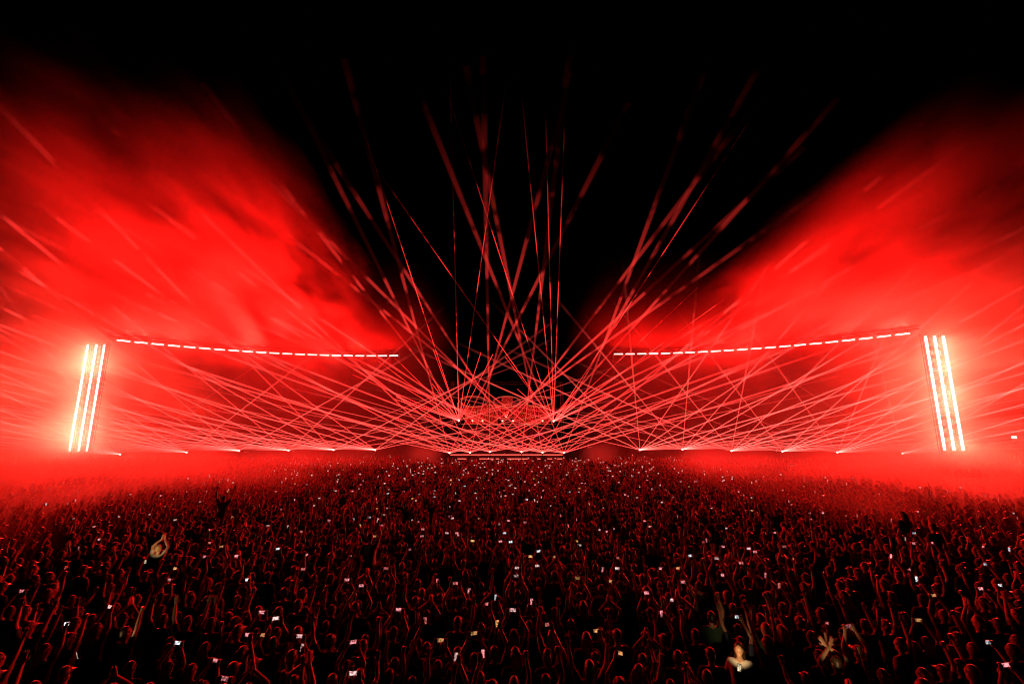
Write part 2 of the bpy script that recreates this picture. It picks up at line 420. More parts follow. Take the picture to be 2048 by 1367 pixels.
for px, py, lab in LAMPS:
    c = at_y(px, py, 79.2); o = empty("stage_lamp", (c.x, 79.2, ZU))
    h = c.z - ZU
    bm = bmesh.new(); bar(bm, (0, .25, h), (0, -.02, h), .16, 14); mesh_obj("can", bm, M_case, o)
    bm = bmesh.new(); bar(bm, (0, -.02, h), (0, -.05, h), .15, 14); mesh_obj("lens", bm, M_blinder, o)
    bm = bmesh.new(); bar(bm, (-.19, .1, 0), (-.19, .1, h), .015, 5); bar(bm, (.19, .1, 0), (.19, .1, h), .015, 5); bar(bm, (-.19, .1, .015), (.19, .1, .015), .015, 5)
    mesh_obj("yoke", bm, M_metal, o)
    ld = bpy.data.lights.new("wash", 'POINT'); ld.color = (1, .03, .02); ld.energy = 1500; ld.shadow_soft_size = .15
    lo = bpy.data.objects.new("wash", ld); lo.location = (0, .9, h + .6); link(lo, o)
    tag(o, lab, "stage lamp", "lamps on the upper deck")
# lasers along the front deck
front = [(899, 905, 1.5), (940, 904, -5), (980, 903, 2), (1043, 903, 1.3), (1085, 904, -7), (1128, 905, -13)]
FL = ["outermost at the smoke-covered stage corner by the plain-strip row", "second from the smoky corner by the plain-strip row", "beside the monitor speaker, plain-strip side",
      "beside the monitor speaker, square-lamp side", "second from the corner by the square-lamp row", "outermost at the stage corner by the square-lamp row"]
for (px, py, a), lab in zip(front, FL):
    c = at_y(px, py, 75.6)
    ph = [a + 14.5 * k for k in range(-4, 5)] 
    projector(px, py, 75.55, ph, [], "laser projector on front deck edge, " + lab, "laser projectors on the front deck edge", False)
    o = empty("projector_stand", (c.x, 75.55 + .33, 0))
    bm = bmesh.new(); box(bm, (0, 0, .03), (.6, .5, .06)); bar(bm, (0, 0, .06), (0, 0, c.z - .18), .05, 8); mesh_obj("post", bm, M_metal, o)
    bm = bmesh.new(); box(bm, (0, 0, c.z - .2), (.6, .5, .04)); mesh_obj("plate", bm, M_metal, o)
    tag(o, "post stand under the laser " + lab, "stand", "post stands before the stage front")
# fine fans from two small projectors on the upper deck
def pix_dir(px, py, Y, tx, ty, tau):
    p = at_y(px, py, Y); n = Vector((0, math.sin(tau), math.cos(tau))); d = ray(tx, ty)
    t = (p - CAM).dot(n) / d.dot(n)
    q = CAM + d * t; v = q - p
    return v.normalized(), v.length
fanG = [(904,300,1),(700,180,1),(985,360,1),(913,665,.5),(866,697,.5),(972,673,.5),(767,729,.5),(768,750,.5),(752,769,.5),(757,780,.5),(775,793,.5),(790,716,.5),(845,740,.5),(893,828,0),(898,822,0),(904,820,0),(910,818,0),(916,818,0),(922,821,0),(928,826,0),(990,700,.5)]
fanH = [(1136,60,1),(1092,250,1),(1062,380,1),(1500,240,1),(925,280,1),(790,390,1),(1020,726,.5),(1024,768,.5),(1208,749,.5),(1263,732,.5),(1348,619,.5),(1253,771,.5),(1238,782,.5),(1225,790,.5),(1140,818,0),(1146,826,0),(1134,816,0),(1390,640,.5),(1152,781,.5)]
for (px, py), fan, lab in (((918, 841), fanG, "small laser on the upper deck edge, sending thin beams over the pair of lamps"), ((1107, 842), fanH, "small laser on the upper deck edge, sending thin beams past the lone lamp")):
    fine = []
    for tx, ty, kind in fan:
        v, L = pix_dir(px, py, 79.0, tx, ty, R(40) if kind == 1 else R(28))
        Lc = 55 if kind == 1 else min((6, 12, 20, 35), key=lambda q: abs(q - L))
        fine.append((v, Lc))
    projector(px, py, 79.0, [], fine, lab, "small laser projectors on the upper deck", False)
    c = at_y(px, py, 79.0)
    o = empty("projector_plinth", (c.x, 79.33, ZU)); hh = max(.05, c.z - .18 - ZU)
    bm = bmesh.new(); box(bm, (0, 0, hh / 2), (.5, .6, hh)); box(bm, (0, 0, hh * .5), (.54, .64, hh * .6)); mesh_obj("plinth", bm, M_case, o)
    tag(o, lab.replace("small laser", "low black plinth").split(",")[0] + (" by the pair of lamps" if px < 1000 else " by the lone lamp"), "plinth", "plinths on the upper deck")

# ------------------------------------------------------------------ drifting smoke, lit only by the lamps around it
def smoke(name, sgn, tops, seedv, label, D0, tw, twr):
    x0, x1 = 9.0, 104.0
    bm = bmesh.new(); box(bm, (sgn * (x0 + x1) / 2, 70, 29.5), (x1 - x0, 62, 61))
    m, t = new_mat(name + "_volume"); out = N(t, "ShaderNodeOutputMaterial")
    tc = N(t, "ShaderNodeTexCoord"); sep = N(t, "ShaderNodeSeparateXYZ"); t.links.new(tc.outputs["Object"], sep.inputs[0])
    u = math_node(t, 'MULTIPLY', sep.outputs["X"], float(sgn)); y = sep.outputs["Y"]; z = sep.outputs["Z"]
    mp = N(t, "ShaderNodeMapping"); t.links.new(tc.outputs["Object"], mp.inputs["Vector"])
    mp.inputs["Location"].default_value = seedv; mp.inputs["Rotation"].default_value = (0, R(-32 * sgn), 0); mp.inputs["Scale"].default_value = (1.0, .18, .60)
    nz = N(t, "ShaderNodeTexNoise"); nz.inputs["Scale"].default_value = .052; nz.inputs["Detail"].default_value = 4.5; nz.inputs["Roughness"].default_value = .52
    nz.inputs["Distortion"].default_value = .35
    t.links.new(mp.outputs[0], nz.inputs["Vector"]); n = nz.outputs["Fac"]
    cr = N(t, "ShaderNodeFloatCurve"); t.links.new(maprange(t, u, 0, 130, 0, 1), cr.inputs["Value"])
    c = cr.mapping.curves[0]
    pts = [(a / 130, b / 70) for a, b in tops]
    c.points[0].location = pts[0]; c.points[1].location = pts[-1]
    for p in pts[1:-1]: c.points.new(*p)
    cr.mapping.update()
    top = math_node(t, 'MULTIPLY', cr.outputs[0], 70.0)
    edge = math_node(t, 'SUBTRACT', math_node(t, 'ADD', top, math_node(t, 'MULTIPLY', math_node(t, 'SUBTRACT', n, .5), 46.0)), z)
    plume = maprange(t, edge, -3.0, 24.0, 0, 1, 'SMOOTHSTEP')
    n2 = N(t, "ShaderNodeTexNoise"); n2.inputs["Scale"].default_value = .26; n2.inputs["Detail"].default_value = 3.0; n2.inputs["Distortion"].default_value = .6
    t.links.new(mp.outputs[0], n2.inputs["Vector"])
    n = math_node(t, 'ADD', n, math_node(t, 'MULTIPLY', math_node(t, 'SUBTRACT', n2.outputs["Fac"], .5), 1.05))
    clump = maprange(t, n, .40, .70, .0, 2.8, 'SMOOTHSTEP')
    # thin air between the bars and the crowd near the stage, thick by the tower and low over the ground
    under = math_node(t, 'MAXIMUM', maprange(t, z, 13.0, 19.0, .10, 1.0, 'SMOOTHSTEP'), maprange(t, u, 38.0, 60.0, .10, 1.0, 'SMOOTHSTEP'))
    fog = math_node(t, 'MULTIPLY', maprange(t, math_node(t, 'ADD', z, math_node(t, 'MULTIPLY', math_node(t, 'SUBTRACT', .5, n), 12.0)), .2, 3.4, .5, 0.0, 'SMOOTHSTEP'), maprange(t, u, 14.0, 48.0, .12, 1.0, 'SMOOTHSTEP'))
    und = math_node(t, 'MAXIMUM', under, fog)
    yf = math_node(t, 'MULTIPLY', maprange(t, y, 42, 58, 0, 1, 'SMOOTHSTEP'), maprange(t, y, 80, 96, 1, 0, 'SMOOTHSTEP'))
    uf = math_node(t, 'MULTIPLY', maprange(t, u, 9.2, 13, 0, 1, 'SMOOTHSTEP'), maprange(t, u, 84, 103, 1, 0, 'SMOOTHSTEP'))
    d = math_node(t, 'MULTIPLY', math_node(t, 'MULTIPLY', plume, clump), maprange(t, u, 15, 34, 0, 1, 'SMOOTHSTEP'))
    dx = math_node(t, 'SUBTRACT', sep.outputs["X"], tw[0]); dy = math_node(t, 'SUBTRACT', y, tw[1])
    rr = math_node(t, 'SQRT', math_node(t, 'ADD', math_node(t, 'MULTIPLY', dx, dx), math_node(t, 'MULTIPLY', dy, dy)))
    blob = math_node(t, 'MULTIPLY', maprange(t, rr, .5, twr, 2.6, 0.0, 'SMOOTHSTEP'), maprange(t, z, 15.0, 23.0, 1.0, 0.0, 'SMOOTHSTEP'))
    blob = math_node(t, 'MULTIPLY', blob, maprange(t, n, .36, .60, .25, 1.6, 'SMOOTHSTEP'))
    for q in (und,): d = math_node(t, 'MULTIPLY', d, q)
    d = math_node(t, 'ADD', d, blob)
    px_ = math_node(t, 'SUBTRACT', u, 13.0); py_ = math_node(t, 'SUBTRACT', y, 71.0)          # puff at the stage corner
    pr = math_node(t, 'SQRT', math_node(t, 'ADD', math_node(t, 'MULTIPLY', px_, px_), math_node(t, 'MULTIPLY', py_, py_)))
    puff = math_node(t, 'MULTIPLY', maprange(t, pr, .5, 4.2, 7.0, 0.0, 'SMOOTHSTEP'), maprange(t, z, 1.5, 4.2, 1.0, 0.0, 'SMOOTHSTEP'))
    d = math_node(t, 'ADD', d, puff)
    d = math_node(t, 'ADD', d, maprange(t, z, 15.0, 26.0, .16, 0.0, 'SMOOTHSTEP'))       # thin even haze under the bars
    for q in (yf, uf): d = math_node(t, 'MULTIPLY', d, q)
    d = math_node(t, 'MULTIPLY', d, D0)
    vol = N(t, "ShaderNodeVolumePrincipled"); vol.inputs["Color"].default_value = (.92, .92, .92, 1); vol.inputs["Anisotropy"].default_value = .25
    t.links.new(d, vol.inputs["Density"]); t.links.new(vol.outputs[0], out.inputs["Volume"])
    m.cycles.volume_sampling = 'EQUIANGULAR'; m.cycles.volume_step_rate = .45
    tag(mesh_obj(name, bm, m), label, "smoke", kind="stuff")
smoke("smoke", -1, [(0, 14), (20, 21), (32, 36), (48, 50), (90, 52), (130, 48)], (3.1, 7.7, 1.3), "red-lit smoke billowing round the tower with plain strips", .019, (TL.x + 1.0, TL.y), 8.5)
smoke("smoke", 1, [(0, 14), (20, 20), (40, 30), (58, 42), (90, 46), (130, 44)], (40.5, 9.2, 22.3), "red-lit smoke billowing round the tower with square lamps", .019, (TR.x - 4.0, TR.y), 9.5)

# low smoke rolling over the crowd from both sides
def ground_smoke(sgn, label, D0):
    bm = bmesh.new(); box(bm, (sgn * 41, 34, 2.9), (66, 42, 5.4))
    m, t = new_mat("ground_smoke_volume"); out = N(t, "ShaderNodeOutputMaterial")
    tc = N(t, "ShaderNodeTexCoord"); sep = N(t, "ShaderNodeSeparateXYZ"); t.links.new(tc.outputs["Object"], sep.inputs[0])
    u = math_node(t, 'MULTIPLY', sep.outputs["X"], float(sgn)); y = sep.outputs["Y"]; z = sep.outputs["Z"]
    nz = N(t, "ShaderNodeTexNoise"); nz.inputs["Scale"].default_value = .12; nz.inputs["Detail"].default_value = 2.0; t.links.new(tc.outputs["Object"], nz.inputs["Vector"])
    d = maprange(t, nz.outputs["Fac"], .38, .64, .1, 1.7, 'SMOOTHSTEP')
    out_u = math_node(t, 'SUBTRACT', u, math_node(t, 'MULTIPLY', y, -.25))
    for q in (maprange(t, out_u, 18, 42, 0, 1, 'SMOOTHSTEP'), maprange(t, u, 9, 16, 0, 1), maprange(t, math_node(t, 'ADD', z, math_node(t, 'MULTIPLY', math_node(t, 'SUBTRACT', .5, nz.outputs["Fac"]), 6.0)), .8, 4.2, 1, 0, 'SMOOTHSTEP'), maprange(t, z, 4.4, 5.5, 1, 0), maprange(t, y, 13.5, 24, 0, 1, 'SMOOTHSTEP'), maprange(t, y, 22, 46, 2.6, .5)): d = math_node(t, 'MULTIPLY', d, q)
    d = math_node(t, 'MULTIPLY', d, D0)
    vol = N(t, "ShaderNodeVolumePrincipled"); vol.inputs["Color"].default_value = (.92, .92, .92, 1); vol.inputs["Anisotropy"].default_value = .45
    t.links.new(d, vol.inputs["Density"]); t.links.new(vol.outputs[0], out.inputs["Volume"])
    m.cycles.volume_sampling = 'EQUIANGULAR'; m.cycles.volume_step_rate = 1.0
    tag(mesh_obj("smoke", bm, m), label, "smoke", kind="stuff")
ground_smoke(-1, "thin red smoke low over the crowd before the tower with plain strips", .10)
ground_smoke(1, "thin red smoke low over the crowd before the tower with square lamps", .115)

# ------------------------------------------------------------------ people
def ell(bm, c, r, rot=None, u=14, v=10):
    m = Matrix.Translation(c) @ (rot.to_4x4() if rot else Matrix.Identity(4)) @ Matrix.Diagonal((r[0], r[1], r[2], 1))
    bmesh.ops.create_uvsphere(bm, u_segments=u, v_segments=v, radius=1.0, matrix=m)
def cap(bm, a, b, ra, rb, seg=10):
    a = Vector(a); b = Vector(b)
    bmesh.ops.create_uvsphere(bm, u_segments=seg, v_segments=6, radius=ra, matrix=Matrix.Translation(a))
    bmesh.ops.create_uvsphere(bm, u_segments=seg, v_segments=6, radius=rb, matrix=Matrix.Translation(b))
    bar(bm, a, b, ra, seg, rb)
def grow(name, bm, voxel, tris, mats, smooth_it=2):
    """fuse overlapping volumes into one continuous skin and thin it out"""
    me = bpy.data.meshes.new(name); bm.to_mesh(me); bm.free()
    o = bpy.data.objects.new(name, me); scene.collection.objects.link(o)
    md = o.modifiers.new("r", 'REMESH'); md.mode = 'VOXEL'; md.voxel_size = voxel; md.use_smooth_shade = True
    sm = o.modifiers.new("s", 'SMOOTH'); sm.iterations = smooth_it; sm.factor = .4
    bpy.context.view_layer.update()
    n = len(o.evaluated_get(bpy.context.evaluated_depsgraph_get()).data.polygons) * 2
    dc = o.modifiers.new("d", 'DECIMATE'); dc.ratio = min(1.0, tris / max(n, 1))
    bpy.context.view_layer.update()
    res = bpy.data.meshes.new_from_object(o.evaluated_get(bpy.context.evaluated_depsgraph_get()))
    res.name = name; bpy.data.objects.remove(o); bpy.data.meshes.remove(me)
    res.materials.clear()
    for m in mats: res.materials.append(m)
    res.polygons.foreach_set("use_smooth", [True] * len(res.polygons))
    return res
def hand(bm, w, d, s, n, kind, thumb):
    w = Vector(w); d = Vector(d).normalized(); s = (Vector(s) - d * Vector(s).dot(d)).normalized(); n = d.cross(s) * (1 if Vector(n).dot(d.cross(s)) > 0 else -1)
    rot = Matrix((s, n, d)).transposed()
    ell(bm, w + d * .052, (.042, .018, .058), rot)
    for i, L in enumerate((.070, .080, .075, .058)):
        off = (-.031 + .0205 * i) * thumb * -1
        b = w + d * .095 + s * off
        if kind == 'open':
            dd = (d + s * off * 5).normalized(); k = b + dd * L * .55; cap(bm, b, k, .0095, .009, 8); cap(bm, k, k + (dd + n * .35).normalized() * L * .5, .009, .008, 8)
        elif kind == 'grip':
            k = b + (d * .75 + n * .65).normalized() * L * .5; cap(bm, b, k, .0095, .009, 8); cap(bm, k, k + (n * .95 - d * .15).normalized() * L * .5, .009, .008, 8)
        else:
            k = b + (d * .35 + n * .9).normalized() * L * .45; cap(bm, b, k, .010, .0095, 8); cap(bm, k, k + (-d * .9 + n * .1).normalized() * L * .45, .0095, .009, 8)
    t0 = w + d * .03 + s * .03 * thumb
    t1 = t0 + (s * thumb * .75 + d * .65 + (n * .2 if kind == 'open' else n * .7)).normalized() * .042
    cap(bm, t0, t1, .012, .0105, 8); cap(bm, t1, t1 + (d * .9 + s * thumb * (.3 if kind == 'open' else -.3)).normalized() * .032, .0105, .009, 8)
# pose: arm = (elbow, wrist, hand direction, side vector, palm normal, hand kind); x to the person's right, facing +y
def dn(sx): return ((sx * .27, -.03, 1.13), (sx * .25, .10, .90), (0, .3, -1), (0, 1, .3), (-sx, 0, 0), 'fist')
POSES = {
 'down': (dn(-1), dn(1)),
 'phone_two_hands': (((-.255, .08, 1.68), (-.115, .15, 1.93), (.25, .2, 1), (1, 0, 0), (.6, .8, 0), 'grip'), ((.255, .08, 1.68), (.115, .15, 1.93), (-.25, .2, 1), (1, 0, 0), (-.6, .8, 0), 'grip')),
 'phone_high': (dn(-1), ((.26, .08, 1.71), (.15, .18, 1.96), (-.2, .25, 1), (1, 0, 0), (-.5, .8, 0), 'grip')),
 'phone_low': (((-.26, .14, 1.24), (-.12, .33, 1.36), (.8, .3, .5), (0, 0, 1), (0, 1, 0), 'fist'), ((.25, .20, 1.36), (.09, .36, 1.58), (-.1, .25, 1), (1, 0, 0), (-.6, .8, 0), 'grip')),
 'fist_up': (dn(-1), ((.27, .03, 1.74), (.22, .10, 2.00), (-.05, .2, 1), (1, 0, 0), (0, 1, 0), 'fist')),
 'hand_up': (dn(-1), ((.29, .02, 1.70), (.30, .10, 1.96), (.08, .15, 1), (1, 0, 0), (0, 1, 0), 'open')),
 'both_up': (((-.31, .02, 1.70), (-.36, .08, 1.96), (-.15, .1, 1), (1, 0, 0), (0, 1, 0), 'open'), ((.31, .02, 1.70), (.34, .08, 1.97), (.12, .1, 1), (1, 0, 0), (0, 1, 0), 'open')),
 'clapping': (((-.28, .07, 1.68), (-.055, .14, 1.88), (.15, .1, 1), (0, 1, 0), (1, 0, 0), 'open'), ((.28, .07, 1.68), (.055, .14, 1.88), (-.15, .1, 1), (0, 1, 0), (-1, 0, 0), 'open')),
 'arm_forward': (dn(-1), ((.26, .20, 1.52), (.24, .40, 1.68), (0, .6, .8), (1, 0, 0), (0, .8, -.6), 'open')),
 'crossed_up': (((-.26, .08, 1.66), (.03, .16, 1.86), (.5, .1, .8), (1, 0, -.5), (0, 1, 0), 'open'), ((.26, .08, 1.66), (-.03, .19, 1.86), (-.5, .1, .8), (1, 0, .5), (0, 1, 0), 'open')),
}
def legs(bm, sitting, extra=0.0, shoe=True):
    for sx in (-1, 1):
        h = Vector((sx * .09, 0, .93))
        if sitting:
            k = Vector((sx * .15, .36, .88)); a = Vector((sx * .13, .36, .50)); toe = a + Vector((0, .14, -.05))
        else:
            k = Vector((sx * .10, .02, .50)); a = Vector((sx * .11, -.02, .10)); toe = a + Vector((0, .16, -.05))
        cap(bm, h, k, .085 + extra, .058 + extra); cap(bm, k, a, .058 + extra, .042 + extra)
        if shoe: cap(bm, a + Vector((0, -.01, -.045)), toe, .046 + extra * .5, .042 + extra * .5)
def build_body(name, pose, sitting=False):
    bm = bmesh.new()
    legs(bm, sitting)
    for sx in (-1, 1):
        cap(bm, (sx * .06, 0, .97), (sx * .055, .01, 1.15), .115, .10); cap(bm, (sx * .06, .01, 1.15), (sx * .085, .0, 1.34), .10, .105)
        cap(bm, (sx * .05, -.01, 1.42), (sx * .165, -.01, 1.405), .065, .062)
    cap(bm, (0, -.012, 1.42), (0, .012, 1.56), .058, .052)
    ell(bm, (0, .012, 1.645), (.074, .094, .112), u=18, v=14); cap(bm, (0, .05, 1.575), (0, .065, 1.565), .050, .040)      # skull, jaw
    cap(bm, (0, .100, 1.655), (0, .120, 1.622), .011, .015, 8)                                                           # nose
    ell(bm, (0, .098, 1.578), (.026, .012, .010), u=10, v=6); ell(bm, (0, .088, 1.672), (.056, .018, .012), u=10, v=6)     # lips, brow
    for sx in (-1, 1): ell(bm, (sx * .077, .0, 1.64), (.010, .020, .032), u=10, v=8)                                      # ears
    for sx, (e, w, hd, hs, hn, kind) in zip((-1, 1), pose):
        sh = Vector((sx * .178, -.01, 1.40)); e = Vector(e); w = Vector(w)
        m = e.lerp(w, .3)
        cap(bm, sh, e, .050, .039); cap(bm, e, m, .040, .041); cap(bm, m, w, .041, .027)
        hand(bm, w, hd, hs, hn, kind, -sx)
    return grow(name, bm, .0095, 3600, [M_skin], 1)
def build_shirt(name, pose):
    bm = bmesh.new()
    for sx in (-1, 1):
        cap(bm, (sx * .062, 0, .97), (sx * .06, .01, 1.15), .132, .116); cap(bm, (sx * .06, .01, 1.15), (sx * .085, .0, 1.34), .116, .120)
        cap(bm, (sx * .04, -.01, 1.41), (sx * .165, -.01, 1.405), .072, .076)
    for sx, p in zip((-1, 1), pose):
        sh = Vector((sx * .178, -.01, 1.40)); e = sh.lerp(Vector(p[0]), .55); cap(bm, sh, e, .068, .062)
    return grow(name, bm, .02, 900, [M_cloth], 2)
def build_trousers(name, sitting=False):
    bm = bmesh.new(); legs(bm, sitting, .018)
    for sx in (-1, 1): cap(bm, (sx * .062, 0, .95), (sx * .062, 0, 1.02), .128, .125)
    return grow(name, bm, .022, 700, [M_cloth], 1)
def build_hair(kind):
    bm = bmesh.new()
    if kind == 'cap':
        ell(bm, (0, .008, 1.668), (.084, .103, .098), u=18, v=12); box(bm, (0, .13, 1.672), (.13, .10, .014)); ell(bm, (0, -.02, 1.60), (.078, .080, .055))
    else:
        ell(bm, (0, -.006, 1.668), (.084, .098, .104), u=18, v=12); ell(bm, (0, -.035, 1.625), (.080, .074, .09), u=14, v=10)
        if kind == 'long':
            for x in (-.055, -.02, .02, .055): cap(bm, (x, -.075, 1.66), (x * 1.5, -.115, 1.36 + abs(x)), .042, .030)
        if kind == 'bun': ell(bm, (0, -.06, 1.765), (.045, .045, .042))
        if kind == 'pony':
            cap(bm, (0, -.10, 1.70), (0, -.155, 1.62), .026, .032); cap(bm, (0, -.155, 1.62), (.01, -.135, 1.42), .032, .014)
        if kind == 'curly':
            rr = random.Random(3)
            for i in range(60):
                a = rr.uniform(0, 6.28); zz = rr.uniform(-.35, 1); q = math.sqrt(1 - zz * zz)
                ell(bm, (q * math.cos(a) * .095, -.012 + q * math.sin(a) * .105 - .015, 1.665 + zz * .11), (.026,) * 3, u=6, v=5)
    # cut away the face side so that hair ends at the brow and behind the ears
    me = grow("hair" if kind != 'cap' else "cap", bm, .011, 1000 if kind == 'curly' else 620, [M_hair], 1)
    b2 = bmesh.new(); b2.from_mesh(me)
    if kind != 'cap':
        kill = [f for f in b2.faces if (lambda c: c.y > .045 and c.z < 1.70)(f.calc_center_median())]
        bmesh.ops.delete(b2, geom=kill, context='FACES')
    b2.to_mesh(me); b2.free()
    return me
def cloth_mat(name, rnd):
    m, t = new_mat(name); out = N(t, "ShaderNodeOutputMaterial"); p = N(t, "ShaderNodeBsdfPrincipled"); p.inputs["Roughness"].default_value = .85
    tc = N(t, "ShaderNodeTexCoord"); nz = N(t, "ShaderNodeTexNoise"); nz.inputs["Scale"].default_value = 14; nz.inputs["Detail"].default_value = 2
    t.links.new(tc.outputs["Object"], nz.inputs["Vector"]); oi = N(t, "ShaderNodeObjectInfo")
    if rnd:
        cr = N(t, "ShaderNodeValToRGB"); cr.color_ramp.interpolation = 'CONSTANT'
        cols = [(0, (.02, .02, .022)), (.34, (.05, .05, .06)), (.5, (.03, .04, .09)), (.62, (.09, .09, .09)), (.72, (.3, .3, .3)), (.8, (.18, .05, .05)), (.87, (.05, .10, .07)), (.93, (.6, .6, .58))]
        e = cr.color_ramp.elements; e[0].position = 0; e[0].color = (*cols[0][1], 1); e[1].position = cols[-1][0]; e[1].color = (*cols[-1][1], 1)
        for q, cc in cols[1:-1]: x = e.new(q); x.color = (*cc, 1)
        t.links.new(oi.outputs["Random"], cr.inputs[0]); src = cr.outputs[0]
    else: src = oi.outputs["Color"]
    t.links.new(src, p.inputs["Base Color"])
    bp = N(t, "ShaderNodeBump"); bp.inputs["Strength"].default_value = .5; bp.inputs["Distance"].default_value = .03
    t.links.new(nz.outputs["Fac"], bp.inputs["Height"]); t.links.new(bp.outputs[0], p.inputs["Normal"]); t.links.new(p.outputs[0], out.inputs[0])
    return m
def skin_mat():
    m, t = new_mat("skin"); out = N(t, "ShaderNodeOutputMaterial"); p = N(t, "ShaderNodeBsdfPrincipled"); p.inputs["Roughness"].default_value = .36
    oi = N(t, "ShaderNodeObjectInfo"); cr = N(t, "ShaderNodeValToRGB"); e = cr.color_ramp.elements
    e[0].color = (.62, .40, .29, 1); e[1].color = (.20, .10, .06, 1); x = e.new(.75); x.color = (.52, .31, .21, 1)
    t.links.new(oi.outputs["Random"], cr.inputs[0]); t.links.new(cr.outputs[0], p.inputs["Base Color"]); t.links.new(p.outputs[0], out.inputs[0])
    return m
M_skin = skin_mat(); M_cloth = cloth_mat("clothing", False); M_cloth_any = cloth_mat("crowd_clothing", True)
M_hair = surface("hair", (.02, .015, .01), .45, 0, .3, 40, objcol=True)
M_hair_any = surface("crowd_hair", (.025, .018, .012), .42, 0, .6, 25)
BODY = {k: build_body("person", p) for k, p in POSES.items()}
SHIRT = {k: build_shirt("shirt", p) for k, p in POSES.items()}
SIT_BODY = {k: build_body("person", POSES[k], True) for k in ('both_up', 'phone_high', 'down')}
TROUSERS = build_trousers("trousers"); SIT_TROUSERS = build_trousers("trousers", True)
HAIR = {k: build_hair(k) for k in ('short', 'long', 'bun', 'pony', 'curly', 'cap')}

# phones
def phone_meshes():
    bm = bmesh.new(); box(bm, (0, 0, 0), (.128, .009, .066)); bmesh.ops.bevel(bm, geom=[e for e in bm.edges if abs(e.verts[0].co.y - e.verts[1].co.y) > .005], offset=.012, segments=3)
    a = bpy.data.meshes.new("case"); bm.to_mesh(a); bm.free(); a.materials.append(M_case)
    bm = bmesh.new(); box(bm, (0, -.0053, 0), (.117, .0015, .058)); b = bpy.data.meshes.new("screen"); bm.to_mesh(b); bm.free()
    m, t = new_mat("phone_screen"); out = N(t, "ShaderNodeOutputMaterial"); e = N(t, "ShaderNodeEmission"); oi = N(t, "ShaderNodeObjectInfo")
    tc = N(t, "ShaderNodeTexCoord"); nz = N(t, "ShaderNodeTexNoise"); nz.inputs["Scale"].default_value = 26; nz.inputs["Detail"].default_value = 1
    av = N(t, "ShaderNodeVectorMath", operation='ADD'); t.links.new(tc.outputs["Object"], av.inputs[0]); t.links.new(oi.outputs["Location"], av.inputs[1]); t.links.new(av.outputs[0], nz.inputs["Vector"])
    dim = N(t, "ShaderNodeMath", operation='MULTIPLY')
    t.links.new(oi.outputs["Color"], e.inputs["Color"]); t.links.new(maprange(t, nz.outputs["Fac"], .38, .62,   .3, 1.5, 'SMOOTHSTEP'), dim.inputs[0]); t.links.new(maprange(t, oi.outputs["Random"], 0, 1, .35, 1.15), dim.inputs[1]); t.links.new(dim.outputs[0], e.inputs["Strength"]); t.links.new(e.outputs[0], out.inputs[0])
    m.cycles.emission_sampling = 'NONE'; b.materials.append(m)
    return a, b
PH_CASE, PH_SCREEN = phone_meshes()
PHONE_AT = {'phone_two_hands': ((0, .185, 2.02), False), 'phone_high': ((.085, .245, 2.045), True), 'phone_low': ((.055, .43, 1.67), True)}
SCREENS = [("pink", (1.0, .30, .32)), ("pale pink", (1.0, .56, .54)), ("orange", (1.0, .42, .14)), ("white", (.9, .95, 1.0)), ("red", (1.0, .22, .20))]
N_PHONE = [0]
def add_phone(mat4, upright, scr, label, group):
    root = bpy.data.objects.new("phone", None); root.empty_display_size = .05
    m = mat4 @ Matrix.Rotation(R(random.uniform(-7, 7)), 4, 'Y') @ Matrix.Rotation(R(random.uniform(-12, 4)), 4, 'X')
    if upright: m = m @ Matrix.Rotation(R(90), 4, 'Y')
    root.matrix_world = m; link(root)
    share("case", PH_CASE, root); s = share("screen", PH_SCREEN, root); s.color = (*scr, 1)
    tag(root, label, "phone", group); N_PHONE[0] += 1
    return root
HAIRCOL = [("black", (.008, .007, .007)), ("brown", (.045, .025, .014)), ("blond", (.42, .30, .15)), ("ginger", (.22, .07, .025))]
HAIRW = {'short': "short-haired", 'long': "long-haired", 'bun': "top-knotted", 'pony': "ponytailed", 'curly': "curly-haired"}
TOPS = [("black", (.015, .015, .017)), ("charcoal", (.05, .05, .055)), ("navy", (.02, .03, .08)), ("grey", (.2, .2, .2)), ("white", (.72, .72, .70)), ("maroon", (.14, .025, .03)), ("green", (.04, .10, .06)), ("beige", (.42, .36, .27))]
TOPW = [30, 18, 12, 12, 9, 7, 6, 6]
ACT = {'down': "standing with arms down", 'phone_two_hands': "holding a phone up in both hands", 'phone_high': "holding a phone high in one hand", 'phone_low': "holding a phone before the face",
       'fist_up': "raising one fist", 'hand_up': "raising one open hand", 'both_up': "raising both open hands", 'clapping': "with hands together overhead", 'arm_forward': "stretching one arm forward", 'crossed_up': "crossing both arms overhead"}
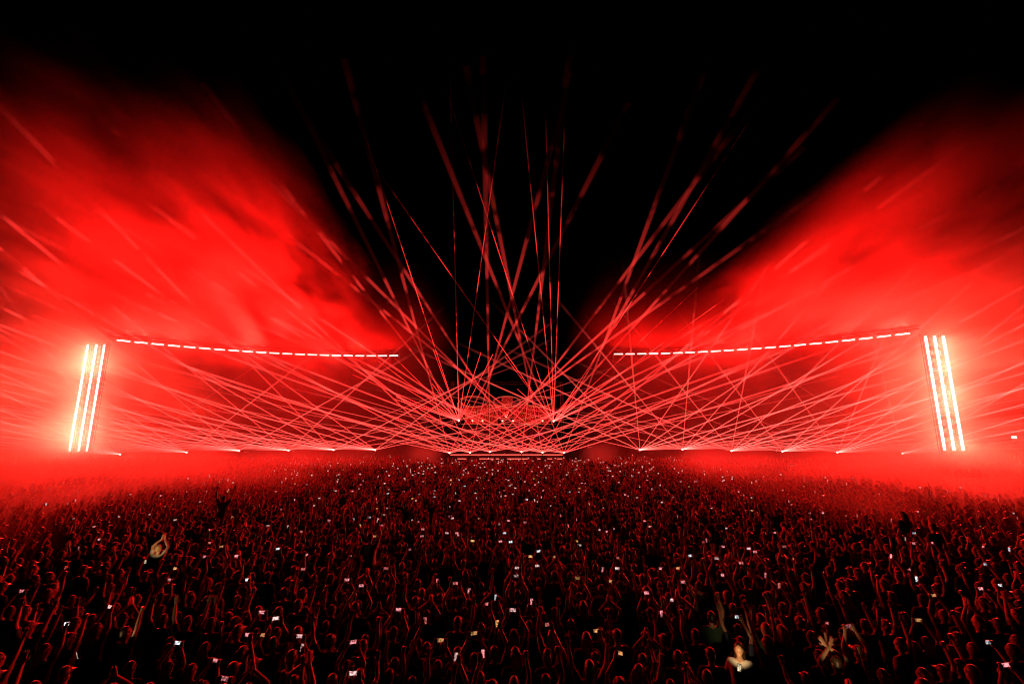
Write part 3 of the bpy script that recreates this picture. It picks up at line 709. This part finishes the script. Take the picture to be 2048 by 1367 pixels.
def add_person(x, y, z, rz, pose, hair=None, hc=None, top=None, scale=1.0, mirror=False, label=None, group="people standing before the platform", lean=0.0, sit=False, screen=None, aside=False):
    hair = hair or random.choices(['short', 'long', 'bun', 'pony', 'curly', 'cap'], [44, 22, 5, 8, 7, 14])[0]
    hc = hc if hc is not None else random.choices(range(4), [40, 38, 17, 5])[0]
    top = top if top is not None else random.choices(range(8), TOPW)[0]
    o = bpy.data.objects.new("person", SIT_BODY[pose] if sit else BODY[pose])
    m = Matrix.Translation((x, y, z)) @ Matrix.Rotation(rz, 4, 'Z') @ Matrix.Rotation(lean, 4, 'X') @ Matrix.Diagonal((scale * (-1 if mirror else 1), scale, scale, 1))
    o.matrix_world = m; link(o)
    s = share("shirt", SHIRT[pose], o); s.color = (*TOPS[top][1], 1)
    t = share("trousers", SIT_TROUSERS if sit else TROUSERS, o); t.color = (*random.choice([(.03, .035, .06), (.02, .02, .02), (.12, .11, .10)]), 1)
    h = share("cap" if hair == 'cap' else "hair", HAIR[hair], o)
    capc = random.choice(TOPS[:4]); h.color = (*(capc[1] if hair == 'cap' else HAIRCOL[hc][1]), 1)
    who = ("person in %s cap and %s shirt" % (capc[0], TOPS[top][0])) if hair == 'cap' else "%s %s person in %s shirt" % (HAIRW[hair], HAIRCOL[hc][0], TOPS[top][0])
    if hair != 'cap':
        who = {'short': "person with short %s hair", 'long': "person with long %s hair", 'bun': "person with %s topknot", 'pony': "person with %s ponytail", 'curly': "person with curly %s hair"}[hair] % HAIRCOL[hc][0] + " in %s shirt" % TOPS[top][0]
    size = "tall " if scale > 1.025 else ("small " if scale < .955 else "")
    full = size + who + " " + ACT[pose]
    if len(full.split()) < 15 and aside: full += ", turned aside"
    tag(o, label or full, "person", group)
    if pose in PHONE_AT:
        p, up = PHONE_AT[pose]
        if pose == 'phone_high' and random.random() < .5: up = False
        sn, sc = screen or random.choices(SCREENS, [40, 18, 16, 6, 20])[0]
        q = m @ Matrix.Translation(p)
        q = Matrix.Translation(q.translation) @ Matrix.Rotation(rz, 4, 'Z')
        add_phone(q, up, sc, "%s phone with %s screen, held by %s" % ("upright" if up else "sideways", sn, who), "phones held up in the crowd")
    return o

# where people stand: traced phones first, then a packed crowd
TRACED = [(771,1137),(794,1220),(938,1182),(975,1208),(991,1195),(1064,1204),(1095,1246),(1121,1257),(1194,1261),(1154,1154),(1223,1162),(1295,1186),(1324,1227),(1349,1201),(1109,1112),(1060,1113),
 (911,1309),(703,1287),(706,1345),(882,1278),(844,1071),(894,1065),(910,1167),(1001,1082),(1009,1065),(1078,1102),(724,1169),(1075,1131),(1206,1139),(1236,1137),(1358,1136),(1322,1135),
 (331,1160),(491,1160),(480,1174),(443,1092),(473,1111),(44,1181),(122,1249),(258,1229),(600,1296),(443,1360),(502,1359),(603,1062),(576,1053),(460,1121),(521,1225),
 (1861,1049),(2018,1098),(1970,1127),(1833,1157),(1862,1188),(1691,1249),(1728,1261),(1739,1335),(1984,1285),(2018,1331),(1654,1283),(1476,1233),(1444,1148),(1454,1056),(1497,1096),(1413,1080),(1368,1164)]
UPRIGHT = {(991,1195), (122,1249), (491,1160), (1861,1049), (1984,1285), (1833,1157), (1476,1233), (2018,1098), (1970,1127)}
rnd = random.Random(11)
cell = {}
def free(x, y, dmin):
    i, j = int(math.floor(x / .8)), int(math.floor(y / .8))
    for a in range(i - 1, i + 2):
        for b in range(j - 1, j + 2):
            for (qx, qy) in cell.get((a, b), ()):
                if (qx - x) ** 2 + (qy - y) ** 2 < dmin * dmin: return False
    return True
def occupy(x, y): cell.setdefault((int(math.floor(x / .8)), int(math.floor(y / .8))), []).append((x, y))
def patchy(x, y):
    v = math.sin(x * .61 + 1.3 * math.sin(y * .37)) + math.sin(y * .83 + 1.7 * math.sin(x * .29))
    return rnd.random() > (.34 if v < -.9 else .06)
folk = []            # x, y, rz, pose, scale, mirror, screen
def facing(x, y): return math.atan2(x - SX, 78 - y) + rnd.gauss(0, .22)
# particular people
tor = at_z(1478, 1300, 1.62); SPECIAL = {'lit_woman': tor, 'crossed': at_z(1668, 1282, 2.0), 'pale_arms': at_z(318, 1085, 1.95), 'lit_arm': at_z(255, 1232, 2.0)}
sitters = [((738, 1116), 'phone_high', 4, 'short', "person in white shirt sitting high on someone's shoulders", False),
           ((445, 1022), 'both_up', 0, 'short', "dark figure on shoulders raising both hands above the crowd", True), ((1810, 1062), 'down', 0, 'long', "dark long-haired figure on shoulders, arms down, in red smoke", False),
           ((1872, 1092), 'down', 1, 'short', "dark short-haired figure on shoulders, arms down, in red smoke", False)]
for p in SPECIAL.values(): occupy(p.x, p.y)
for s in sitters:
    p = at_z(s[0][0], s[0][1], 1.85); occupy(p.x, p.y)
for (px, py) in TRACED:
    up = (px, py) in UPRIGHT
    pose = 'phone_high' if up else rnd.choice(['phone_two_hands', 'phone_two_hands', 'phone_high'])
    sc = rnd.uniform(.95, 1.05); loc, _ = PHONE_AT[pose]; p = at_z(px, py, loc[2] * sc)
    rz = facing(p.x, p.y) * .6; off = Matrix.Rotation(rz, 3, 'Z') @ Vector((loc[0] * sc, loc[1] * sc, 0))
    x, y = p.x - off.x, p.y - off.y
    if not free(x, y, .35) or any(abs(x - q.x) < .5 and -.1 < q.y - y < 1.5 for q in SPECIAL.values()): continue
    occupy(x, y); folk.append((x, y, rz, pose, sc, False, SCREENS[3] if up else None))
y = 8.0
while y < 63.0:
    gap = .58 if y < 30 else (.62 if y < 42 else .76)
    half = y * 1.16 + 1.5
    x = -half + rnd.uniform(0, gap)
    while x < half:
        xx, yy = x + rnd.uniform(-.2, .2), y + rnd.uniform(-.2, .2)
        if free(xx, yy, gap * .72) and not (abs(xx - SX) < 14 and yy > 57.5) and patchy(xx, yy) and not any(abs(xx - q.x) < .5 and -.1 < q.y - yy < 1.7 for q in SPECIAL.values()):
            occupy(xx, yy)
            core = math.exp(-(xx / (7 + yy * .38)) ** 2)
            up = .30 + .40 * core
            if rnd.random() < up:
                pose = rnd.choices(['phone_two_hands', 'phone_high', 'phone_low', 'fist_up', 'hand_up', 'both_up', 'clapping', 'arm_forward'], [9 * core + .6, 5 * core + .8, 1.5, 15, 14, 8, 9, 8])[0]
            else: pose = 'down'
            folk.append((xx, yy, facing(xx, yy), pose, rnd.uniform(.90, 1.09), rnd.random() < .5, None))
        x += gap
    y += gap * .88
def in_view(x, y, z):
    v = Vector((x, y, z)) - CAM; zc = v.dot(FWD)
    return zc > 0 and abs(v.x / zc) < 1.15 and abs(v.dot(UPV) / zc) < .765
folk = [f for f in folk if in_view(f[0], f[1], 1.7) or in_view(f[0], f[1], 2.05)]
folk.sort(key=lambda f: f[0] ** 2 + f[1] ** 2)
near, rest = folk[:285], folk[285:]
for x, y, rz, pose, sc, mir, scr in near:
    add_person(x, y, 0, rz, pose, scale=sc, mirror=mir, lean=R(rnd.uniform(-4, 2)), screen=scr, aside=abs(rz - math.atan2(x - SX, 78 - y)) > .22)
# the particular people
p = SPECIAL['lit_woman']
add_person(p.x, p.y, 0, R(152), 'down', 'long', 1, 4, 1.0, label="person with long hair in white top turned towards the platform, face lit", group="people picked out by a phone torch")
p = SPECIAL['crossed']; add_person(p.x, p.y, 0, R(5), 'crossed_up', 'short', 1, 1, 1.0, label="person crossing warmly lit bare arms overhead", group="people picked out by a phone torch")
p = SPECIAL['pale_arms']; add_person(p.x, p.y, 0, R(-8), 'clapping', 'short', 2, 4, 1.08, label="pale blond person in white shirt, lit arms joined in a loop overhead", group="people picked out by a phone torch")
p = SPECIAL['lit_arm']; add_person(p.x, p.y, 0, R(-20), 'fist_up', 'short', 0, 0, 1.03, label="person in black shirt raising one warmly lit fist", group="people picked out by a phone torch")
for (px, py), pose, top, hair, lab, mir in sitters:
    p = at_z(px, py, 1.85); f = facing(p.x, p.y) * .5
    add_person(p.x, p.y, .62, f, pose, hair, 0, top, 1.12, mir, lab, "people riding on shoulders", sit=True)
    add_person(p.x + .05, p.y + .16, -.02, f, 'down', 'short', 0, 0, 1.0, label="person carrying " + lab.replace("person", "someone").replace("dark figure", "a dark rider").replace("dark ", "a dark ").split(" on shoulders")[0].split(" sitting")[0] + " on the shoulders", group="people carrying riders")
pd = at_y(1012, 846, 80.9)
add_person(pd.x, 81.2, ZU, R(180), 'both_up', 'short', 0, 4, 1.0, label="performer in white shirt behind the booth with both hands up", group="performer on the stage")
# phones with torches, added as light sources for the picked-out people
def torch(loc, target, lab, e):
    d = Vector(target) - Vector(loc); m = Matrix.Translation(loc) @ (-d).to_track_quat('-Y', 'Z').to_matrix().to_4x4()
    root = add_phone(m, True, (1, .8, .5), lab, "added phones with their torch lit")
    bm = bmesh.new(); bar(bm, (.05, .0048, .02), (.05, .0062, .02), .006, 8); mesh_obj("added_torch_lens", bm, M_added_torch, root)
    ld = bpy.data.lights.new("added_torch_light", 'SPOT'); ld.energy = e; ld.color = (1, .58, .24); ld.spot_size = R(46); ld.spot_blend = .8; ld.shadow_soft_size = .02
    lo = bpy.data.objects.new("added_torch_light", ld); lo.matrix_world = Matrix.Translation(Vector(loc) + d.normalized() * .03) @ d.to_track_quat('-Z', 'Y').to_matrix().to_4x4(); link(lo)
    lo.parent = root; lo.matrix_parent_inverse = root.matrix_world.inverted()
M_added_torch = emitter("added_torch_led", (1, .9, .7), 6.0, sample=False)
p = SPECIAL['lit_woman']; torch((p.x - .30, p.y - .62, 1.62), (p.x, p.y, 1.58), "added phone shining its torch at the long-haired person in white top", 20)
p = SPECIAL['crossed']; torch((p.x - .5, p.y - .7, 1.55), (p.x, p.y, 1.95), "added phone shining its torch at the crossed arms", 26)
p = SPECIAL['pale_arms']; torch((p.x + .3, p.y - .9, 1.6), (p.x, p.y, 1.85), "added phone shining its torch at arms joined in a loop", 26)
p = SPECIAL['lit_arm']; torch((p.x - .3, p.y - .7, 1.6), (p.x + .2, p.y, 1.95), "added phone shining its torch at one raised fist", 12)

# the rest of the crowd: one mass of instanced figures, with the next largest phones still single things
protos = bpy.data.collections.new("crowd_figures")
plist = []
prr = random.Random(5)
for pose in POSES:
    if pose == 'crossed_up': continue
    for hair in (['short', 'long', 'cap', 'curly', 'pony'] if pose == 'down' else ['short', prr.choice(['long', 'cap', 'bun'])]):
        bm = bmesh.new()
        for me, k in ((BODY[pose], 0), (SHIRT[pose], 1), (TROUSERS, 1), (HAIR[hair], 2)):
            n0 = len(bm.faces); bm.from_mesh(me); bm.faces.ensure_lookup_table()
            for f in bm.faces[n0:]: f.material_index = k; f.smooth = True
        name = "figure_%02d_%s" % (len(plist), pose)
        me = bpy.data.meshes.new(name); bm.to_mesh(me); bm.free()
        for m in (M_skin, M_cloth_any, M_hair_any): me.materials.append(m)
        o = bpy.data.objects.new(name, me); protos.objects.link(o); plist.append((pose, o))
bypose = {}
for i, (pose, o) in enumerate(sorted(plist, key=lambda q: q[1].name)): bypose.setdefault(pose, []).append(i)
far_screens = []; co = []; idx = []; rot = []; scl = []
for x, y, rz, pose, sc, mir, scr in rest:
    co.append((x, y, 0)); idx.append(rnd.choice(bypose[pose])); rot.append((0.0, 0.0, rz)); scl.append(((-sc if mir else sc), sc, sc))
    if pose in PHONE_AT:
        p, up = PHONE_AT[pose]
        if pose == 'phone_high' and rnd.random() < .5: up = False
        q = Matrix.Translation((x, y, 0)) @ Matrix.Rotation(rz, 4, 'Z') @ Matrix.Diagonal((scl[-1][0], sc, sc, 1)) @ Matrix.Translation(p)
        q = Matrix.Translation(q.translation) @ Matrix.Rotation(rz, 4, 'Z')
        sn, scol = scr or rnd.choices(SCREENS, [40, 22, 14, 9, 15])[0]
        if N_PHONE[0] < 300: add_phone(q, up, scol, "%s phone with %s screen raised amid the packed crowd" % ("upright" if up else "sideways", sn), "phones raised amid the packed crowd")
        else: far_screens.append((q, up))
me = bpy.data.meshes.new("crowd"); me.from_pydata(co, [], [])
a = me.attributes.new("pick", 'INT', 'POINT'); a.data.foreach_set("value", idx)
a = me.attributes.new("turn", 'FLOAT_VECTOR', 'POINT'); a.data.foreach_set("vector", np.array(rot, np.float32).ravel())
a = me.attributes.new("size", 'FLOAT_VECTOR', 'POINT'); a.data.foreach_set("vector", np.array(scl, np.float32).ravel())
crowd = link(bpy.data.objects.new("crowd", me))
ng = bpy.data.node_groups.new("crowd_nodes", 'GeometryNodeTree')
ng.interface.new_socket("Geometry", in_out='INPUT', socket_type='NodeSocketGeometry'); ng.interface.new_socket("Geometry", in_out='OUTPUT', socket_type='NodeSocketGeometry')
gi = ng.nodes.new("NodeGroupInput"); go = ng.nodes.new("NodeGroupOutput")
ci = ng.nodes.new("GeometryNodeCollectionInfo"); ci.inputs["Collection"].default_value = protos; ci.inputs["Separate Children"].default_value = True; ci.inputs["Reset Children"].default_value = True
ip = ng.nodes.new("GeometryNodeInstanceOnPoints"); ip.inputs["Pick Instance"].default_value = True
def attr(nm, ty):
    n = ng.nodes.new("GeometryNodeInputNamedAttribute"); n.data_type = ty; n.inputs["Name"].default_value = nm; return n.outputs["Attribute"]
e2r = ng.nodes.new("FunctionNodeEulerToRotation"); ng.links.new(attr("turn", 'FLOAT_VECTOR'), e2r.inputs[0])
ng.links.new(gi.outputs[0], ip.inputs["Points"]); ng.links.new(ci.outputs[0], ip.inputs["Instance"]); ng.links.new(attr("pick", 'INT'), ip.inputs["Instance Index"])
ng.links.new(e2r.outputs[0], ip.inputs["Rotation"]); ng.links.new(attr("size", 'FLOAT_VECTOR'), ip.inputs["Scale"]); ng.links.new(ip.outputs[0], go.inputs[0])
md = crowd.modifiers.new("crowd", 'NODES'); md.node_group = ng
tag(crowd, "dense dark crowd filling the field up to the stage", "crowd", kind="stuff")
bm = bmesh.new()
for q, up in far_screens:
    box(bm, (0, 0, 0), (.15, .01, .075), None); 
    bmesh.ops.transform(bm, matrix=q @ (Matrix.Rotation(R(90), 4, 'Y') if up else Matrix.Identity(4)), verts=bm.verts[-8:])
M_far = emitter("far_screen", (1, .5, .45), 1.0, sample=False)
if far_screens: tag(mesh_obj("phone_lights", bm, M_far), "tiny glowing phone screens scattered through the far crowd", "phones", kind="stuff")
print("PEOPLE", len(near), len(rest), "PHONES", N_PHONE[0], len(far_screens))

# ------------------------------------------------------------------ small far things
p = at_y(140, 934, 56.0); o = empty("flag", (p.x, p.y, 0))
bm = bmesh.new(); bar(bm, (0, 0, 0), (0, 0, p.z + .5), .02, 6); mesh_obj("pole", bm, M_metal, o)
bm = bmesh.new(); prev = None
for i in range(11):
    x = i * .12; w = .10 * math.sin(i * .9); v = (bm.verts.new((x, w, p.z - .35 - x * .25)), bm.verts.new((x, w * 1.2, p.z + .45 - x * .12)))
    if prev: bm.faces.new((prev[0], v[0], v[1], prev[1]))
    prev = v
bmesh.ops.solidify(bm, geom=bm.faces[:], thickness=.01)
mesh_obj("cloth", bm, surface("flag_cloth", (.78, .76, .74), .8), o)
tag(o, "small white flag on a pole waving above the smoky crowd", "flag")
p = at_y(2026, 874, 74.0); o = empty("floodlight_mast", (p.x, p.y, 0))
bm = bmesh.new(); bar(bm, (0, 0, 0), (0, 0, p.z + .3), .08, 8, .05); mesh_obj("mast", bm, M_metal, o)
bm = bmesh.new(); box(bm, (0, -.05, p.z), (.9, .22, .42)); bar(bm, (-3.6, 0, p.z + .25), (.4, 0, p.z + .25), .04, 6); mesh_obj("head", bm, M_case, o)
bm = bmesh.new(); box(bm, (0, -.17, p.z), (.8, .03, .34)); mesh_obj("lens", bm, emitter("flood_lens", (1, .85, .7), 6.0, sample=False), o)
tag(o, "floodlight on a mast beyond the tower with square lamps", "floodlight")
